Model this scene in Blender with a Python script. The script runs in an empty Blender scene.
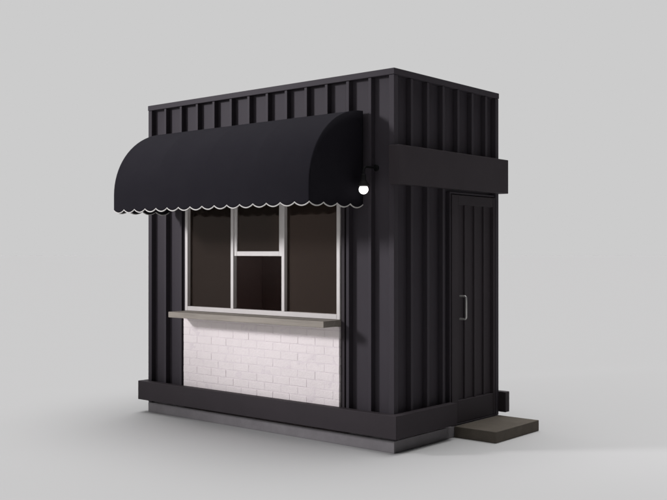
import bpy, bmesh, math, random
from mathutils import Vector, Matrix

random.seed(7)
sc = bpy.context.scene
COL = sc.collection
PI = math.pi

# ------------------------------------------------------------------ materials
def _mat(name):
    m = bpy.data.materials.new(name)
    m.use_nodes = True
    nt = m.node_tree
    b = nt.nodes['Principled BSDF']
    return m, nt, b

def surface(name, c1, c2, rough=(0.5, 0.7), scale=6.0, spec=0.3, bump=0.0,
            bscale=60.0, stretch=(1, 1, 1), metal=0.0):
    """Two-tone noisy surface with uneven gloss and a fine bump."""
    m, nt, b = _mat(name)
    N, L = nt.nodes, nt.links
    tc = N.new('ShaderNodeTexCoord')
    mp = N.new('ShaderNodeMapping')
    mp.inputs['Scale'].default_value = stretch
    L.new(tc.outputs['Object'], mp.inputs['Vector'])
    n = N.new('ShaderNodeTexNoise')
    n.inputs['Scale'].default_value = scale
    n.inputs['Detail'].default_value = 6
    n.inputs['Roughness'].default_value = 0.6
    L.new(mp.outputs['Vector'], n.inputs['Vector'])
    r = N.new('ShaderNodeValToRGB')
    r.color_ramp.elements[0].position = 0.3
    r.color_ramp.elements[1].position = 0.7
    r.color_ramp.elements[0].color = (*c1, 1)
    r.color_ramp.elements[1].color = (*c2, 1)
    L.new(n.outputs['Fac'], r.inputs['Fac'])
    L.new(r.outputs['Color'], b.inputs['Base Color'])
    mr = N.new('ShaderNodeMapRange')
    mr.inputs['To Min'].default_value = rough[0]
    mr.inputs['To Max'].default_value = rough[1]
    L.new(n.outputs['Fac'], mr.inputs['Value'])
    L.new(mr.outputs['Result'], b.inputs['Roughness'])
    b.inputs['Specular IOR Level'].default_value = spec
    b.inputs['Metallic'].default_value = metal
    if bump:
        n2 = N.new('ShaderNodeTexNoise')
        n2.inputs['Scale'].default_value = bscale
        n2.inputs['Detail'].default_value = 4
        L.new(mp.outputs['Vector'], n2.inputs['Vector'])
        bp = N.new('ShaderNodeBump')
        bp.inputs['Strength'].default_value = bump
        bp.inputs['Distance'].default_value = 0.01
        L.new(n2.outputs['Fac'], bp.inputs['Height'])
        L.new(bp.outputs['Normal'], b.inputs['Normal'])
    return m

M_metal = surface('black_painted_metal', (0.041, 0.0355, 0.042), (0.048, 0.042, 0.050),
                  (0.55, 0.7), 2.5, 0.12, 0.06, 25, (1, 1, 0.35))
M_trim = surface('charcoal_painted_trim', (0.038, 0.032, 0.036), (0.044, 0.037, 0.042),
                 (0.55, 0.7), 3.0, 0.12, 0.05, 25)
M_fabric = surface('black_awning_canvas', (0.0105, 0.0095, 0.0130), (0.0130, 0.0120, 0.0155),
                   (0.85, 0.95), 3.0, 0.06, 0.15, 300)
M_pipe = surface('white_awning_piping', (0.46, 0.445, 0.43), (0.54, 0.525, 0.51), (0.6, 0.8), 20, 0.3)
M_white = surface('white_window_paint', (0.60, 0.570, 0.555), (0.66, 0.63, 0.615), (0.35, 0.5), 5, 0.3)
M_brick = surface('white_painted_brick', (0.80, 0.735, 0.735), (0.86, 0.79, 0.79), (0.55, 0.8), 4.0, 0.25, 0.3, 90)
M_mortar = surface('white_painted_mortar', (0.77, 0.700, 0.715), (0.82, 0.745, 0.76), (0.7, 0.9), 30, 0.2, 0.4, 120)
M_wood = surface('weathered_counter_wood', (0.23, 0.205, 0.178), (0.33, 0.295, 0.255), (0.5, 0.7), 9, 0.3, 0.15, 60,
                 (0.25, 3, 3))
M_slab = surface('grey_concrete', (0.215, 0.202, 0.212), (0.26, 0.247, 0.257), (0.8, 0.95), 7, 0.15, 0.25, 80)
M_step = surface('dark_step_concrete', (0.088, 0.076, 0.063), (0.112, 0.097, 0.081), (0.8, 0.95), 9, 0.15, 0.3, 90)
M_steel = surface('brushed_steel', (0.42, 0.41, 0.40), (0.50, 0.49, 0.48), (0.3, 0.45), 40, 0.5, metal=0.6)
M_lampm = surface('black_lamp_metal', (0.008, 0.008, 0.0085), (0.011, 0.011, 0.0115), (0.6, 0.7), 10, 0.08)
M_inner = surface('dark_brown_lining', (0.80, 0.69, 0.67), (0.84, 0.73, 0.71), (0.7, 0.9), 3, 0.15)

m, nt, b = _mat('seamless_paper_floor')
N, L = nt.nodes, nt.links
N.remove(b)
FLOOR_ALB = 0.479
df = N.new('ShaderNodeBsdfDiffuse')
tc = N.new('ShaderNodeTexCoord'); nz = N.new('ShaderNodeTexNoise')
nz.inputs['Scale'].default_value = 1.3; nz.inputs['Detail'].default_value = 5
L.new(tc.outputs['Object'], nz.inputs['Vector'])
cr = N.new('ShaderNodeValToRGB')
cr.color_ramp.elements[0].color = (FLOOR_ALB * .995, FLOOR_ALB * .99, FLOOR_ALB * .993, 1)
cr.color_ramp.elements[1].color = (FLOOR_ALB * 1.005, FLOOR_ALB, FLOOR_ALB * 1.003, 1)
L.new(nz.outputs['Fac'], cr.inputs['Fac'])
L.new(cr.outputs['Color'], df.inputs['Color'])
L.new(df.outputs['BSDF'], N['Material Output'].inputs['Surface'])
M_floor = m

m, nt, b = _mat('tinted_window_glass')          # see-through, reflecting by angle
N, L = nt.nodes, nt.links
N.remove(b)
tr = N.new('ShaderNodeBsdfTransparent'); tr.inputs['Color'].default_value = (0.50, 0.43, 0.39, 1)
gl = N.new('ShaderNodeBsdfGlossy'); gl.inputs['Roughness'].default_value = 0.05
gl.inputs['Color'].default_value = (0.72, 0.60, 0.54, 1)
fr = N.new('ShaderNodeFresnel'); fr.inputs['IOR'].default_value = 1.45
mx = N.new('ShaderNodeMixShader')
L.new(fr.outputs['Fac'], mx.inputs['Fac']); L.new(tr.outputs[0], mx.inputs[1]); L.new(gl.outputs[0], mx.inputs[2])
tint = N.new('ShaderNodeBsdfDiffuse'); tint.inputs['Color'].default_value = (0.052, 0.040, 0.034, 1)   # body tint
m2 = N.new('ShaderNodeMixShader'); m2.inputs['Fac'].default_value = 0.35
L.new(mx.outputs[0], m2.inputs[1]); L.new(tint.outputs[0], m2.inputs[2])
L.new(m2.outputs[0], N['Material Output'].inputs['Surface'])
M_glass = m

m, nt, b = _mat('lit_bulb')
b.inputs['Base Color'].default_value = (0.9, 0.9, 0.88, 1)
b.inputs['Emission Color'].default_value = (1.0, 0.975, 0.95, 1)
b.inputs['Emission Strength'].default_value = 2.2
M_bulb = m

# ------------------------------------------------------------------ mesh helpers
class MB:
    """Collects shapes in world coordinates, links them as one mesh object."""
    def __init__(self):
        self.bm = bmesh.new()

    def box(self, x0, x1, y0, y1, z0, z1):
        c = [(x0, y0, z0), (x1, y0, z0), (x1, y1, z0), (x0, y1, z0),
             (x0, y0, z1), (x1, y0, z1), (x1, y1, z1), (x0, y1, z1)]
        v = [self.bm.verts.new(p) for p in c]
        for f in ((0, 3, 2, 1), (4, 5, 6, 7), (0, 1, 5, 4), (1, 2, 6, 5), (2, 3, 7, 6), (3, 0, 4, 7)):
            self.bm.faces.new([v[i] for i in f])
        return self

    def prism(self, pts, a, b, axis='z'):
        """pts: 2D outline; extruded from a to b along axis."""
        def P(p, t):
            return {'z': (p[0], p[1], t), 'x': (t, p[0], p[1]), 'y': (p[0], t, p[1])}[axis]
        lo = [self.bm.verts.new(P(p, a)) for p in pts]
        hi = [self.bm.verts.new(P(p, b)) for p in pts]
        n = len(pts)
        self.bm.faces.new(lo[::-1]); self.bm.faces.new(hi)
        for i in range(n):
            self.bm.faces.new((lo[i], lo[(i + 1) % n], hi[(i + 1) % n], hi[i]))
        return self

    def tube(self, path, r, seg=12, closed=False):
        path = [Vector(p) for p in path]
        rings = []
        up = None
        for i, p in enumerate(path):
            a = path[i - 1] if (i > 0 or closed) else p
            c = path[(i + 1) % len(path)] if (i < len(path) - 1 or closed) else p
            t = (c - a).normalized()
            if up is None:
                up = t.orthogonal().normalized()
            else:
                up = (up - t * up.dot(t)).normalized()
            s = t.cross(up)
            rings.append([self.bm.verts.new(p + r * (math.cos(2 * PI * k / seg) * up + math.sin(2 * PI * k / seg) * s))
                          for k in range(seg)])
        m = len(rings)
        for i in range(m if closed else m - 1):
            A, B = rings[i], rings[(i + 1) % m]
            for k in range(seg):
                self.bm.faces.new((A[k], A[(k + 1) % seg], B[(k + 1) % seg], B[k]))
        if not closed:
            self.bm.faces.new(rings[0][::-1]); self.bm.faces.new(rings[-1])
        return self

    def lathe(self, prof, c, seg=28, axis='z'):
        c = Vector(c)
        rings = []
        for (r, h) in prof:
            ring = []
            for k in range(seg):
                a = 2 * PI * k / seg
                if axis == 'z': d = Vector((r * math.cos(a), r * math.sin(a), h))
                else: d = Vector((r * math.cos(a), h, r * math.sin(a)))
                ring.append(self.bm.verts.new(c + d))
            rings.append(ring)
        for A, B in zip(rings, rings[1:]):
            for k in range(seg):
                self.bm.faces.new((A[k], A[(k + 1) % seg], B[(k + 1) % seg], B[k]))
        self.bm.faces.new(rings[0][::-1]); self.bm.faces.new(rings[-1])
        return self

    def build(self, name, mat, parent=None, bevel=0.0, seg=2, smooth=False, angle=35):
        bmesh.ops.recalc_face_normals(self.bm, faces=self.bm.faces)
        me = bpy.data.meshes.new(name)
        self.bm.to_mesh(me); self.bm.free()
        me.materials.append(mat)
        o = bpy.data.objects.new(name, me)
        COL.objects.link(o)
        if smooth or bevel:
            for p in me.polygons: p.use_smooth = True
            me.set_sharp_from_angle(angle=math.radians(angle))
        if bevel:
            b = o.modifiers.new('bevel', 'BEVEL')
            b.width = bevel; b.segments = seg; b.limit_method = 'ANGLE'
            b.angle_limit = math.radians(40); b.harden_normals = True
        if parent: attach(o, parent)
        return o

def wloc(o):
    v = Vector((0, 0, 0))
    while o: v = v + o.location; o = o.parent
    return v

def attach(o, parent):
    """Keep the mesh where it is, give it a sensible origin, parent it."""
    me = o.data
    xs = [v.co for v in me.vertices]
    lo = Vector([min(v[i] for v in xs) for i in range(3)]); hi = Vector([max(v[i] for v in xs) for i in range(3)])
    c = Vector(((lo.x + hi.x) / 2, (lo.y + hi.y) / 2, lo.z))
    me.transform(Matrix.Translation(-c))
    o.parent = parent
    o.location = c - wloc(parent)

def thing(name, label, cat, loc):
    o = bpy.data.objects.new(name, None)
    COL.objects.link(o); o.location = loc; o.empty_display_size = 0.2
    o['label'] = label; o['category'] = cat
    return o

# ------------------------------------------------------------------ dimensions
W, D, H = 3.0, 1.58, 3.0        # kiosk: x -W..0, y 0..D, z 0..H
ZS = 0.095                      # top of slab
ZB = ZS + 0.002
R = 0.05                        # depth of the corrugation
RW = 0.030                      # rib width
WX0, WX1 = -2.455, -0.551       # window / brick opening
WZ0, WZ1 = 1.014, 2.06

kiosk = thing('food_kiosk', 'small black ribbed metal kiosk with scalloped awning over a serving window and white brick front',
              'kiosk', (-W / 2, D / 2, 0))

# slab
MB().box(-W, 0, 0, D, 0.0, ZS).build('concrete_slab', M_slab, kiosk, 0.004)

# --- front wall: recessed panel round the opening, ribs, surround
fw = MB()
T = 0.035
def panel(x0, x1, z0, z1): fw.box(x0, x1, R, R + T, z0, z1)
panel(-W + R + 0.001, WX0 - 0.02, ZB, H - 0.03)
panel(WX1 + 0.02, -R - 0.001, ZB, H - 0.03)
panel(WX0 - 0.0195, WX1 + 0.0195, WZ1 + 0.02, H - 0.03)
fw.build('front_wall', M_metal, kiosk, 0.0)
pitch = 2.96 / 13
for k in range(1, 13):
    c = -2.96 + pitch * k
    z0 = ZB if (c < WX0 - 0.03 or c - RW > WX1 + 0.03) else WZ1 + 0.03
    MB().box(c - RW, c, 0.001, R + 0.004, z0 if z0 > 1 else 0.20, H - 0.052).build('wall_rib', M_metal, kiosk, 0.003)
# window surround in dark metal
ws = MB()
ws.box(WX0 - 0.030, WX0 - 0.001, 0.012, R + T + .01, 0.2, WZ1 + 0.028)
ws.box(WX1 + 0.001, WX1 + 0.040, 0.012, R + T + .01, 0.2, WZ1 + 0.028)
ws.box(WX0 - 0.001 + .0005, WX1 + 0.001 - .0005, 0.012, R + T + .01, WZ1 + 0.001, WZ1 + 0.027)
ws.build('window_surround', M_trim, kiosk, 0.003)

# --- right wall, with the doorway left open
DY0, DY1 = 0.80, 1.528
DZ1 = 2.075
rw = MB()
rw.box(-R - T, -R, R + T + 0.0005, DY0 - 0.002, ZB, H - 0.03)
rw.box(-R - T, -R, DY0 - 0.0018, D - R - T - 0.0005, DZ1 + 0.002, H - 0.03)
rw.build('side_wall', M_metal, kiosk)
for k in range(1, 7):
    c = D / 7 * k
    if c < DY0 - 0.05:
        MB().box(-R - 0.004, -0.001, c, c + RW, 0.20, 2.10).build('wall_rib', M_metal, kiosk, 0.003)
    MB().box(-R - 0.004, -0.001, c, c + RW, 2.38, H - 0.052).build('wall_rib', M_metal, kiosk, 0.003)

# --- left and back walls
lw = MB(); lw.box(-W + R, -W + R + T, R + T + 0.0005, D - R - T - 0.0005, ZB, H - 0.03)
lw.build('side_wall', M_metal, kiosk)
bw = MB(); bw.box(-W + R + 0.001, -R - 0.001, D - R - T, D - R, ZB, H - 0.03)
bw.build('back_wall', M_metal, kiosk)
for k in range(1, 7):
    c = D / 7 * k
    MB().box(-W + 0.001, -W + R + 0.004, c, c + RW, 0.20, H - 0.052).build('wall_rib', M_metal, kiosk, 0.003)
for k in range(1, 13):
    c = -2.96 + pitch * k
    MB().box(c - RW, c, D - R - 0.004, D - 0.001, 0.20, H - 0.052).build('wall_rib', M_metal, kiosk, 0.003)

# --- corner posts
for (x0, x1, y0, y1) in ((-W, -W + R + 0.002, 0, R + 0.002), (-R - 0.002, 0, 0, R + 0.002),
                         (-W, -W + R + 0.002, D - R - 0.002, D), (-R - 0.002, 0, D - R - 0.002, D)):
    MB().box(x0, x1, y0, y1, ZB, H - 0.051).build('corner_post', M_metal, kiosk, 0.004)

# --- roof and its edge flange
MB().box(-W + R + .01, -R - .01, R + .01, D - R - .01, H - 0.09, H - 0.06).build('roof', M_metal, kiosk)
e = 0.004
fl = MB()
bm = fl.bm
o_ = [(-W - e, -e), (e, -e), (e, D + e), (-W - e, D + e)]
w_ = 0.058
i_ = [(-W - e + w_, -e + w_), (e - w_, -e + w_), (e - w_, D + e - w_), (-W - e + w_, D + e - w_)]
V = {}
for nm, pts in (('o', o_), ('i', i_)):
    for z in (H - 0.05, H):
        V[nm, z] = [bm.verts.new((p[0], p[1], z)) for p in pts]
for k in range(4):
    j = (k + 1) % 4
    lo, hi = H - 0.05, H
    bm.faces.new((V['o', lo][k], V['o', lo][j], V['o', hi][j], V['o', hi][k]))
    bm.faces.new((V['i', lo][k], V['i', lo][j], V['i', hi][j], V['i', hi][k]))
    bm.faces.new((V['o', hi][k], V['o', hi][j], V['i', hi][j], V['i', hi][k]))
    bm.faces.new((V['o', lo][k], V['o', lo][j], V['i', lo][j], V['i', lo][k]))
fl.build('roof_edge', M_metal, kiosk, 0.005)

# --- base trim, broken at the door
P_ = 0.07
TZ0, TZ1 = 0.124, 0.306
MB().prism([(-W - P_, -P_), (P_, -P_), (P_, DY0 - 0.02), (0.0012, DY0 - 0.02), (0.0012, -0.0012), (-W - 0.0012, -0.0012),
            (-W - 0.0012, D + 0.0012), (P_, D + 0.0012), (P_, D + P_), (-W - P_, D + P_)], TZ0, TZ1
           ).build('base_trim', M_trim, kiosk, 0.004)

# --- door canopy band on the right wall
MB().prism([(0.0012, -0.0012), (-0.03, -0.0012), (-0.03, -0.032), (P_, -0.032), (P_, D + 0.052), (-0.03, D + 0.052),
            (-0.03, D + 0.0012), (0.0012, D + 0.0012)], 2.092, 2.396
           ).build('door_fascia', M_trim, kiosk, 0.004)

# --- door
door = MB()
dx0, dx1 = -0.040, -0.004
a, b_, t_ = DY0 + 0.022, DY1 - 0.004, DZ1 - 0.022
door.box(dx0, dx1, a, a + 0.095, ZB + .012, t_)                     # stiles
door.box(dx0, dx1, b_ - 0.030, b_, ZB + .012, t_)
door.box(dx0 + .001, dx1 - .001, a + 0.0945, b_ - 0.0345, t_ - 0.085, t_ - .001)      # rails
door.box(dx0 + .001, dx1 - .001, a + 0.0945, b_ - 0.0345, ZB + .013, 0.30)
for i in range(3):
    yy = a + 0.095 + 0.155 * (i + 1) - 0.03
    door.box(dx0 + .002, dx1 - .014, yy, yy + 0.028, 0.2995, t_ - 0.0845)
door.box(dx0 - 0.012, dx0 + 0.006, a + 0.09, b_ - 0.03, 0.295, t_ - 0.08)  # inset sheet
d_o = door.build('door', M_trim, kiosk, 0.003)
hx, hy, hz0, hz1 = 0.056, a + 0.125, 0.995, 1.19
hp = []
rr = 0.018
hp.append((-0.008, hy, hz0)); hp.append((hx - rr, hy, hz0))
for q in range(1, 6):
    an = q / 6 * PI / 2
    hp.append((hx - rr + rr * math.sin(an), hy, hz0 + rr - rr * math.cos(an)))
hp.append((hx, hy, hz0 + rr)); hp.append((hx, hy, hz1 - rr))
for q in range(1, 6):
    an = q / 6 * PI / 2
    hp.append((hx - rr + rr * math.cos(an), hy, hz1 - rr + rr * math.sin(an)))
hp.append((hx - rr, hy, hz1)); hp.append((-0.008, hy, hz1))
MB().tube(hp, 0.0085, 12).build('handle', M_steel, d_o, smooth=True)
df_ = MB()                                                         # door frame
df_.box(-R - T, -0.012, DY0, DY0 + 0.016, ZB, DZ1)
df_.box(-R - T, -0.0015, DY1 - 0.001, DY1 + 0.0065, ZB, DZ1)
df_.box(-R - T, -0.012, DY0 + 0.0165, DY1 - 0.0005, DZ1 - 0.016, DZ1)
df_.box(-R - T, 0.001, DY0 + 0.0165, DY1 - 0.0005, ZB, ZB + 0.010)
df_.build('door_frame', M_metal, kiosk, 0.002)

# --- brick panel
br = MB()
BW, BH, J = 0.189, 0.064, 0.007
z = 0.150; row = 0
while z < 0.955:
    z1 = min(z + BH, 0.957)
    x = WX0 - 0.012 - (BW / 2 + J if row % 2 else 0)
    while x < WX1 + 0.01:
        xa, xb = max(x, WX0 - 0.012), min(x + BW, WX1)
        if xb - xa > 0.02:
            dy = random.uniform(-0.0012, 0.0012)
            dz = random.uniform(-0.0012, 0.0012); dx = random.uniform(-.0015, .0015)
            br.box(xa + (dx if xa > WX0 - 0.01 else 0), xb + (dx if xb < WX1 - .01 else 0), -0.008 + dy, 0.03, z + dz, z1 + dz * 0.5)
        x += BW + J
    z += BH + J; row += 1
b_o = br.build('brick_panel', M_brick, kiosk, 0.0035, 2)
mo = MB()
nx, nz = 150, 64
from mathutils import noise
def mv(i, k, y=None):
    x = WX0 - 0.010 + (WX1 - 0.002 - WX0 + 0.010) * i / nx; zz = 0.145 + 0.8115 * k / nz
    n = noise.noise(Vector((x * 9, 3.1, zz * 11))) * 0.7 + noise.noise(Vector((x * 31, 7.7, zz * 33))) * 0.4
    return (x, -0.0066 - 0.0022 * n if y is None else y, zz)
g = [[mo.bm.verts.new(mv(i, k)) for k in range(nz + 1)] for i in range(nx + 1)]
for i in range(nx):
    for k in range(nz):
        mo.bm.faces.new((g[i][k], g[i + 1][k], g[i + 1][k + 1], g[i][k + 1]))
mo.box(WX0 - 0.0095, WX1 - 0.0025, -0.003, 0.0285, 0.1455, 0.956)
mo.build('mortar', M_mortar, b_o, smooth=True)
MB().box(WX0 - .001, WX1 + .001, 0.034, 0.08, 0.145, 1.012).build('brick_backing', M_inner, kiosk)

# --- counter shelf
MB().box(-2.452, -0.548, -0.205, 0.034, 0.960, 1.012).build('counter_shelf', M_wood, kiosk, 0.004)

# --- serving window
win = MB()
FB = 0.035
y0, y1 = 0.000, 0.046
win.box(WX0, WX0 + FB, y0, y1, WZ0, WZ1)
win.box(WX1 - FB, WX1, y0, y1, WZ0, WZ1)
win.box(WX0 + FB + .0005, WX1 - FB - .0005, y0 + .0005, y1, WZ0 + .0005, WZ0 + 0.042)
win.box(WX0 + FB + .0005, WX1 - FB - .0005, y0 + .0005, y1, WZ1 - 0.04, WZ1 - .0005)
w_o = win.build('window_frame', M_white, kiosk, 0.003)
ML, MR = -1.818, -1.188
for c in (ML, MR):
    MB().box(c - 0.0175, c + 0.0175, y0 + .001, y1 - .0005, WZ0 + 0.0425, WZ1 - 0.0405).build('mullion', M_white, w_o, 0.003)
# raised centre sash (upper half), hatch open below
s = MB()
sx0, sx1, sz0, sz1 = ML + 0.018, MR - 0.018, 1.530, WZ1 - 0.041
sy0, sy1 = 0.010, 0.034
s.box(sx0, sx0 + 0.036, sy0, sy1, sz0, sz1)
s.box(sx1 - 0.036, sx1, sy0, sy1, sz0, sz1)
s.box(sx0 + 0.0362, sx1 - 0.0362, sy0 + .0005, sy1, sz0 + .0005, sz0 + 0.042)
s.box(sx0 + 0.0362, sx1 - 0.0362, sy0 + .0005, sy1, sz1 - 0.03, sz1 - .0005)
sash = s.build('sash', M_white, w_o, 0.003)
def pane(x0, x1, z0, z1, y, par):
    MB().box(x0, x1, y, y + 0.004, z0, z1).build('pane', M_glass, par)
pane(WX0 + FB - .005, ML - 0.013, WZ0 + 0.036, WZ1 - 0.035, 0.036, w_o)
pane(MR + 0.013, WX1 - FB + .005, WZ0 + 0.036, WZ1 - 0.035, 0.036, w_o)
pane(sx0 + 0.030, sx1 - 0.030, sz0 + 0.036, sz1 - 0.025, 0.022, w_o)

# --- interior lining (seen through the glass)
il = MB()
ix0, ix1, iy0, iy1 = -W + 0.10, -0.10, R + T + 0.012, D - R - T - 0.01
il.box(ix0, ix1, iy1 - 0.01, iy1, ZB + 0.012, H - 0.105)
il.box(ix0, ix0 + 0.01, iy0, iy1 - .011, ZB + 0.012, H - 0.105)
il.box(ix1 - 0.01, ix1, iy0, iy1 - .011, ZB + 0.012, H - 0.105)
il.box(ix0, ix1, iy0, iy1, ZB + 0.001, ZB + 0.011)
il.box(ix0, ix1, iy0, iy1, H - 0.104, H - 0.096)
il.build('interior_lining', M_inner, kiosk)

# --- awning
AX0, AX1, AD = -2.688, -0.311, 0.640
AZT, AZF, AZB = 2.690, 2.080, 1.944
NS, NE = 16, 4
aw = thing('awning', '', '', (0, 0, 0))
del aw['label']; del aw['category']
aw.parent = kiosk
aw.location = Vector((-1.5, 0, AZB)) - wloc(kiosk)
prof = []
NA = 20
for i in range(NA + 1):
    t = i / NA * PI / 2
    prof.append((-AD * math.sin(t), AZF + (AZT - AZF) * math.cos(t)))
def sheet(verts_f, nu, nv):
    bm = bmesh.new()
    g = [[bm.verts.new(verts_f(u, v)) for v in range(nv + 1)] for u in range(nu + 1)]
    for u in range(nu):
        for v in range(nv):
            bm.faces.new((g[u][v], g[u + 1][v], g[u + 1][v + 1], g[u][v + 1]))
    return bm
def solid(bm, name, mat, parent, th=0.004, off=0.0):
    k = MB(); k.bm.free(); k.bm = bm
    o = k.build(name, mat, parent, smooth=True, angle=50)
    s_ = o.modifiers.new('solid', 'SOLIDIFY'); s_.thickness = th; s_.offset = off
    return o
SEG = 10
def scal(t, n):                     # scallop drop at parameter t in 0..1 over n scallops
    f = (t * n) % 1.0
    if abs(t * n - round(t * n)) < 1e-6: f = 0
    return 0.027 * math.sin(PI * f) ** 0.8
def sag(x):                         # canvas barely slack between hidden hoops
    u = (x - AX0) / (AX1 - AX0)
    return 0.006 * abs(math.sin(PI * u * 4)) ** 0.7
NU = NS * SEG
NV = 6
def f_can(u, v):
    x = AX0 + (AX1 - AX0) * u / NU
    if v > NA:                                    # straight drop ending in the scallops
        b0 = AZB - scal(u / NU, NS)
        return (x, -AD, AZF + (b0 - AZF) * (v - NA) / NV)
    y, z = prof[v]
    t = v / NA
    k = sag(x) * math.sin(PI * t) ** 2
    return (x, y + math.sin(t * PI / 2) * k, z - math.cos(t * PI / 2) * k)
solid(sheet(f_can, NU, NA + NV), 'canopy', M_fabric, aw)
for X in (AX0, AX1):
    def f_end(u, v):
        y = -AD * u / (NE * SEG)
        zt = AZF + (AZT - AZF) * math.sqrt(max(0, 1 - (y / AD) ** 2))
        b0 = AZB - scal(u / (NE * SEG), NE)
        return (X, y, b0 + (zt - b0) * v / 10)
    solid(sheet(f_end, NE * SEG, 10), 'end_panel', M_fabric, aw)
# piping along the scallops, one run round three sides
path = []
for u in range(NE * SEG + 1):
    path.append((AX0, -AD * u / (NE * SEG), AZB - scal(u / (NE * SEG), NE)))
for u in range(1, NU + 1):
    path.append((AX0 + (AX1 - AX0) * u / NU, -AD - 0.001, AZB - scal(u / NU, NS)))
for u in range(NE * SEG - 1, -1, -1):
    path.append((AX1, -AD * u / (NE * SEG), AZB - scal(u / (NE * SEG), NE)))
MB().tube(path, 0.0050, 8).build('piping', M_pipe, aw, smooth=True)
# hem seam, a thin cord where canopy meets valance, and the wall batten
MB().box(AX0, AX1, -0.010, -0.0005, AZT - 0.035, AZT + 0.004).build('wall_batten', M_trim, aw, 0.002)

# ------------------------------------------------------------------ wall lamp
LX, LY, LZ = -0.212, -0.115, 2.055
lamp = thing('wall_lamp', 'small black wall lamp with lit round bulb beside the awning end',
             'lamp', (LX, R, LZ - 0.04))
pb = MB()
prof_b = [(0.037 * math.sin(PI * i / 20), -0.037 * math.cos(PI * i / 20)) for i in range(1, 20)]
pb.lathe(prof_b, (LX, LY, LZ), 28)
pb.build('bulb', M_bulb, lamp, smooth=True, angle=60)
MB().lathe([(0.020, 0.022), (0.034, 0.024), (0.050, 0.030), (0.048, 0.036), (0.030, 0.060), (0.021, 0.075), (0.019, 0.115), (0.012, 0.122)],
           (LX, LY, LZ), 28).build('lamp_shade', M_lampm, lamp, smooth=True)
arc = [(LX, LY, LZ + 0.118), (LX, LY, LZ + 0.14)]
for q in range(1, 8):
    an = q / 8 * PI / 2
    arc.append((LX, LY + 0.04 - 0.04 * math.cos(an), LZ + 0.14 + 0.04 * math.sin(an)))
arc += [(LX, LY + 0.04, LZ + 0.18), (LX, R, LZ + 0.18)]
MB().tube(arc, 0.009, 12).build('arm', M_lampm, lamp, smooth=True)
MB().lathe([(0.022, -0.012), (0.026, -0.009), (0.026, 0.0)], (LX, R - 0.001, LZ + 0.18), 28, 'y').build('wall_plate', M_lampm, lamp, smooth=True)

# ------------------------------------------------------------------ door step
st = MB().box(0.0025, 0.405, 0.845, 1.575, 0.0015, ZS - .001).build('door_step', M_step, None, 0.004)
me = st.data
c = Vector((0.2, 1.21, 0.0015)); me.transform(Matrix.Translation(-c)); st.location = c
st['label'] = 'low dark brown-grey slab step on the floor in front of the kiosk door'
st['category'] = 'step'

# ------------------------------------------------------------------ floor
fb = MB()
S = 400
v = [fb.bm.verts.new(p) for p in ((-S, -S, 0), (S, -S, 0), (S, S, 0), (-S, S, 0))]
fb.bm.faces.new(v)
fl_o = fb.build('floor', M_floor)
fl_o['kind'] = 'structure'
# keep slab's underside clear of the sheet
kiosk.location.z = 0.0

# ------------------------------------------------------------------ world: grey studio surround
wd = bpy.data.worlds.new('World'); sc.world = wd; wd.use_nodes = True
N, L = wd.node_tree.nodes, wd.node_tree.links
bg = N['Background']
tc = N.new('ShaderNodeTexCoord'); sep = N.new('ShaderNodeSeparateXYZ')
L.new(tc.outputs['Generated'], sep.inputs[0])
def mrange(src, a, b, c, d):
    n = N.new('ShaderNodeMapRange'); n.interpolation_type = 'SMOOTHSTEP'
    for k, x in zip(('From Min', 'From Max', 'To Min', 'To Max'), (a, b, c, d)): n.inputs[k].default_value = x
    L.new(src, n.inputs['Value']); return n.outputs['Result']
def mth(op, p, q):
    n = N.new('ShaderNodeMath'); n.operation = op
    L.new(p, n.inputs[0]); L.new(q, n.inputs[1]); return n.outputs[0]
side = mrange(sep.outputs['X'], -0.05, 0.45, 1.0, 0.05)     # world dimmed out of view so the right wall stays dark
vd = N.new('ShaderNodeVectorMath'); vd.operation = 'DOT_PRODUCT'
L.new(tc.outputs['Generated'], vd.inputs[0]); vd.inputs[1].default_value = Vector((0.0, 0.12, 1.0)).normalized()
top = mrange(vd.outputs['Value'], 0.84, 0.98, 0.0, 8.5)      # unseen overhead glow added to the world, tightens floor shadow round the base
side2 = side
tot = mth('ADD', side2, top)
mul = N.new('ShaderNodeMath'); mul.operation = 'MULTIPLY'; mul.inputs[1].default_value = 1.0
L.new(tot, mul.inputs[0])
L.new(mul.outputs[0], bg.inputs['Strength'])
bg.inputs['Color'].default_value = (0.604, 0.603, 0.604, 1)

# ------------------------------------------------------------------ key lamp, front left
kd = bpy.data.lights.new('key_lamp', 'SPOT')
kd.energy = 3900; kd.color = (0.98, 0.965, 1.0)
kd.spot_size = math.radians(30); kd.spot_blend = 1.0
kd.shadow_soft_size = 0.8
ko = bpy.data.objects.new('key_lamp', kd); COL.objects.link(ko)
tgt = Vector((-1.35, 0, 2.0)); kp = tgt + 7.2 * Vector((-0.82, -1.0, 0.40))
ko.location = kp
ko.rotation_euler = (tgt - kp).to_track_quat('-Z', 'Y').to_euler()

# ------------------------------------------------------------------ camera
cd = bpy.data.cameras.new('camera'); co = bpy.data.objects.new('camera', cd); COL.objects.link(co)
cd.sensor_width = 36; cd.sensor_fit = 'HORIZONTAL'
cd.lens = 945.36 / 667 * 36
co.location = (4.38497, -5.90263, 1.56535)
co.rotation_euler = (PI / 2 + 0.0021947, 0, 0.7030417)
cd.clip_start = 0.05; cd.clip_end = 1500
sc.camera = co

sc.view_settings.view_transform = 'Standard'
sc.view_settings.look = 'None'
sc.view_settings.exposure = 0; sc.view_settings.gamma = 1
sc.cycles.max_bounces = 8; sc.cycles.transparent_max_bounces = 12
